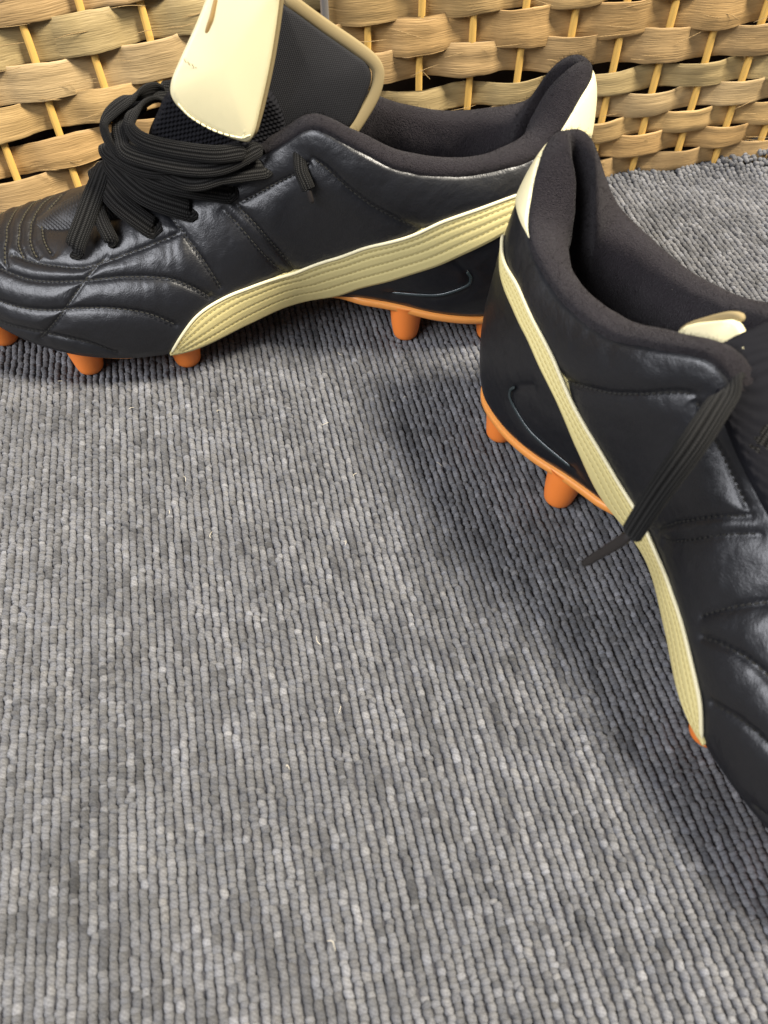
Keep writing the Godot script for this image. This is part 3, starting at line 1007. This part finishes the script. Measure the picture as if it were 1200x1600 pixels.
func boot_a_extras(t: Node3D) -> void:
	side = -1.0
	bp("tongue", tongue_body([Vector3(0.249, 0.0565, 0.009), Vector3(0.236, 0.0630, 0.0115), Vector3(0.220, 0.0700, 0.0135), Vector3(0.200, 0.0785, 0.0155), Vector3(0.180, 0.0880, 0.018), Vector3(0.162, 0.0965, 0.019), Vector3(0.148, 0.1015, 0.017)]), M.knit, t)
	bp("vamp_bridge", tongue_body([Vector3(0.2475, 0.0590, 0.0095), Vector3(0.236, 0.0650, 0.0120), Vector3(0.224, 0.0700, 0.0135), Vector3(0.212, 0.0745, 0.0145), Vector3(0.202, 0.0775, 0.0150)]), M.leather_plain, t)
	bp("tongue_knit", pad_mesh([Vector3(0.1845, 0.1045, 0.0100), Vector3(0.1785, 0.1143, 0.0090), Vector3(0.1710, 0.1226, 0.0080), Vector3(0.1546, 0.1246, 0.0080), Vector3(0.1320, 0.1205, 0.0060), Vector3(0.1264, 0.1030, 0.0060), Vector3(0.1404, 0.0957, 0.0100), Vector3(0.1648, 0.0965, 0.0130), Vector3(0.1809, 0.0982, 0.0120)], 0.009, Vector3(0.0005, 0.0005, 0.0015)), M.knit_face, t)
	var flap_n := Vector3(-0.059, 0.198, 0.978)
	var fl := [Vector3(0.1217, 0.1669, 0.0104), Vector3(0.1236, 0.1556, 0.0128), Vector3(0.1287, 0.1375, 0.0168), Vector3(0.1346, 0.1212, 0.0204), Vector3(0.1397, 0.1095, 0.0231), Vector3(0.1447, 0.1088, 0.0235), Vector3(0.1551, 0.1133, 0.0233), Vector3(0.1637, 0.1191, 0.0226), Vector3(0.1686, 0.1253, 0.0216), Vector3(0.1681, 0.1312, 0.0204), Vector3(0.1629, 0.1391, 0.0185), Vector3(0.1556, 0.1491, 0.0160), Vector3(0.1493, 0.1586, 0.0137), Vector3(0.1432, 0.1678, 0.0115)]
	var flap := bp("tongue_flap", pad_mesh(fl, 0.003, flap_n * 0.0022), M.cream, t)
	bp("flap_binding", sweep([fl[0] - flap_n * 0.0012, fl[1] - flap_n * 0.0012, fl[2] - flap_n * 0.0012, fl[3] - flap_n * 0.0012, fl[4] - flap_n * 0.0014], 0.0016, 0.0015, flap_n, 30, 10), M.khaki, t)
	var fs := []
	for line in [[Vector3(0.1670, 0.1249, 0.0234), Vector3(0.1625, 0.1194, 0.0242), Vector3(0.1541, 0.1140, 0.0248), Vector3(0.1446, 0.1109, 0.0249), Vector3(0.1409, 0.1114, 0.0245)], [Vector3(0.1279, 0.1564, 0.0146), Vector3(0.1322, 0.1404, 0.0181), Vector3(0.1383, 0.1233, 0.0220), Vector3(0.1430, 0.1112, 0.0247)]]:
		var prev := spline(line, 0.0)
		for k in range(1, 19):
			var q := spline(line, k / 18.0)
			fs.append([q + flap_n * 0.0002, (q - prev).normalized(), flap_n])
			prev = q
	bp("flap_stitching", stitches(fs, 0.0019, 0.0008, 0.0004), M.cream, flap).set_meta("kind", "stuff")
	bp("flap_print", sweep([Vector3(0.1455, 0.1596, 0.0155), Vector3(0.1487, 0.1526, 0.0178), Vector3(0.1502, 0.1500, 0.0183), Vector3(0.1518, 0.1467, 0.0186)], 0.0008, 0.0003, flap_n, 20, 8), M.tan, flap)
	var dots := []
	for q in [Vector3(0.1610, 0.1392, 0.0213), Vector3(0.1598, 0.1382, 0.0214), Vector3(0.1583, 0.1373, 0.0216), Vector3(0.1571, 0.1363, 0.0217), Vector3(0.1559, 0.1355, 0.0218)]:
		dots.append([q, Vector3(0.35, 0.93, -0.1).normalized(), flap_n])
	bp("flap_lettering", stitches(dots, 0.0016, 0.0003, 0.0001), M.khaki, flap)
	var bl := [Vector3(0.1221, 0.1468, -0.0060), Vector3(0.1097, 0.1375, -0.0073), Vector3(0.0970, 0.1281, -0.0086), Vector3(0.0912, 0.1235, -0.0091), Vector3(0.0891, 0.1179, -0.0083), Vector3(0.0916, 0.1111, -0.0059), Vector3(0.0996, 0.1000, -0.0009), Vector3(0.1124, 0.0983, 0.0032), Vector3(0.1290, 0.0992, 0.0077), Vector3(0.1396, 0.1019, 0.0100), Vector3(0.1374, 0.1084, 0.0078), Vector3(0.1327, 0.1240, 0.0026), Vector3(0.1280, 0.1387, -0.0024), Vector3(0.1251, 0.1467, -0.0052)]
	var bn := Vector3(-0.266, 0.231, 0.936)
	bp("tongue_lining", pad_mesh(bl, 0.004, bn * 0.0025), M.pad, t)
	bp("tongue_binding", sweep([Vector3(0.1230, 0.1499, -0.0060), Vector3(0.1095, 0.1396, -0.0073), Vector3(0.0956, 0.1297, -0.0088), Vector3(0.0879, 0.1232, -0.0094), Vector3(0.0861, 0.1181, -0.0087), Vector3(0.0885, 0.1108, -0.0062), Vector3(0.0953, 0.1020, -0.0021), Vector3(0.1027, 0.0944, 0.0019)], 0.0027, 0.0018, bn, 70, 12), M.khaki, t)
	# laces: bars over the throat into the near eyelets
	var ref := Vector3(0.15, 0.75, 0.65)
	lace(t, [Vector3(0.2085, 0.0815, -0.012), Vector3(0.2103, 0.0845, -0.004), Vector3(0.2127, 0.0826, 0.010), Vector3(0.2192, 0.0735, 0.022), Vector3(0.2240, 0.0664, 0.0285), Vector3(0.2243, 0.0622, 0.0262)], 0.0050, 0.0012, ref)
	lace(t, [Vector3(0.2137, 0.0824, 0.000), Vector3(0.2137, 0.0814, 0.006), Vector3(0.2120, 0.0745, 0.019), Vector3(0.2084, 0.0690, 0.0270), Vector3(0.2078, 0.0655, 0.0255)], 0.0034, 0.0018, ref)
	lace(t, [Vector3(0.2150, 0.0835, -0.006), Vector3(0.2124, 0.0831, 0.002), Vector3(0.2029, 0.0804, 0.018), Vector3(0.1906, 0.0730, 0.0255), Vector3(0.1888, 0.0702, 0.0235)], 0.0049, 0.0012, ref)
	lace(t, [Vector3(0.2070, 0.0880, -0.006), Vector3(0.2044, 0.0879, 0.003), Vector3(0.1899, 0.0838, 0.019), Vector3(0.1731, 0.0790, 0.0238), Vector3(0.1710, 0.0765, 0.0208)], 0.0049, 0.0012, ref)
	lace(t, [Vector3(0.2060, 0.0945, -0.006), Vector3(0.2028, 0.0946, 0.004), Vector3(0.1787, 0.0918, 0.022), Vector3(0.1557, 0.0864, 0.0230), Vector3(0.1535, 0.0840, 0.0195)], 0.0050, 0.0012, ref)
	lace(t, [Vector3(0.2010, 0.1010, -0.004), Vector3(0.1957, 0.1017, 0.008), Vector3(0.1697, 0.0949, 0.0262), Vector3(0.1533, 0.0966, 0.0262), Vector3(0.1385, 0.0955, 0.0220), Vector3(0.1370, 0.0930, 0.0180)], 0.0048, 0.0012, ref)
	# strands wound round the tongue
	lace(t, [Vector3(0.150, 0.106, -0.020), Vector3(0.1775, 0.1145, -0.010), Vector3(0.1891, 0.1174, 0.003), Vector3(0.2003, 0.1118, 0.008), Vector3(0.2012, 0.1058, 0.012), Vector3(0.1963, 0.0984, 0.0155), Vector3(0.1836, 0.0964, 0.0215), Vector3(0.1614, 0.0979, 0.0262)], 0.0036, 0.0011, Vector3(0.75, 0.3, 0.5), "lace", 70)
	lace(t, [Vector3(0.160, 0.108, -0.018), Vector3(0.1789, 0.1135, -0.004), Vector3(0.1869, 0.1158, 0.010), Vector3(0.1893, 0.1116, 0.0165), Vector3(0.1805, 0.1080, 0.0225), Vector3(0.1569, 0.1057, 0.0275), Vector3(0.1427, 0.1050, 0.0245)], 0.0035, 0.0011, Vector3(0.6, 0.35, 0.7), "lace", 70)
	lace(t, [Vector3(0.1860, 0.1120, -0.004), Vector3(0.1950, 0.1100, 0.006), Vector3(0.1950, 0.1060, 0.014), Vector3(0.1908, 0.1030, 0.0205), Vector3(0.1682, 0.1005, 0.0272), Vector3(0.1525, 0.1005, 0.0270), Vector3(0.1363, 0.1042, 0.0200)], 0.0037, 0.0012, Vector3(0.35, 0.55, 0.75), "lace", 70)
	# loose lace end at the top eyelet
	lace(t, [Vector3(0.1209, 0.1028, 0.0215), Vector3(0.1208, 0.0978, 0.0275), Vector3(0.1190, 0.0940, 0.0312), Vector3(0.1180, 0.0915, 0.0325)], 0.0030, 0.0016, Vector3(0, 0.3, 1), "lace_end")
	bp("aglet", sweep([Vector3(0.1183, 0.0925, 0.0322), Vector3(0.1176, 0.0893, 0.0332), Vector3(0.1169, 0.0861, 0.0340)], 0.0011, 0.0011, Vector3(0, 0.3, 1), 12, 10), M.aglet, t)

func boot_b_extras(t: Node3D) -> void:
	side = 1.0
	bp("tongue", tongue_body([Vector3(0.249, 0.0565, 0.009), Vector3(0.225, 0.066, 0.013), Vector3(0.205, 0.073, 0.018), Vector3(0.182, 0.083, 0.021), Vector3(0.160, 0.092, 0.024), Vector3(0.140, 0.102, 0.025), Vector3(0.122, 0.112, 0.024), Vector3(0.110, 0.116, 0.022)]), M.knit, t)
	var loop := [Vector3(0.0902, 0.1034, 0.012), Vector3(0.1008, 0.1140, 0.008), Vector3(0.1054, 0.1158, 0.006), Vector3(0.1151, 0.1150, 0.012), Vector3(0.116, 0.105, 0.014), Vector3(0.100, 0.094, 0.014)]
	bp("tongue_flap", pad_mesh(loop, 0.003, Vector3.ZERO, 4), M.cream, t)
	bp("flap_binding", sweep([Vector3(0.0895, 0.1030, 0.0105), Vector3(0.1004, 0.1148, 0.0062), Vector3(0.1054, 0.1166, 0.0046)], 0.0014, 0.0014, Vector3(0, 0, 1), 14, 8), M.khaki, t)
	# bars over the throat
	for k in 5:
		var u := 8.6 + k * 0.72
		var v: float = 0.89 - 0.035 * k
		var e := eye_point(u, v, 0.001)
		var e2 := Vector3(e.x - 0.006, e.y, -e.z)
		var top := Vector3(e.x - 0.003, ring3(3, u).y + 0.009, 0)
		lace(t, [eye_point(u, v, -0.002), e + Vector3(0, 0.002, 0.001), top + Vector3(0, -0.002, 0.013), top, top + Vector3(0, -0.002, -0.013), e2 + Vector3(0, 0.002, -0.001), e2 - Vector3(0, 0.003, 0)], 0.0045, 0.0017, Vector3(0.2, 1, 0.02))
	# the loose lace
	lace(t, [Vector3(0.122, 0.1105, 0.0215), Vector3(0.1275, 0.1125, 0.0320), Vector3(0.1340, 0.1065, 0.0455), Vector3(0.1366, 0.0905, 0.0540), Vector3(0.1376, 0.0719, 0.0580)], 0.0052, 0.0013, Vector3(0.1, 0.35, 1), "loose_lace", 60, 0.28)
	bp("aglet", sweep([Vector3(0.1376, 0.0740, 0.0580), Vector3(0.1350, 0.0655, 0.0592), Vector3(0.1316, 0.0556, 0.0602), Vector3(0.1285, 0.0465, 0.0610)], 0.0020, 0.0012, Vector3(0, 0.3, 1), 16, 10, 0.3), M.aglet, t)
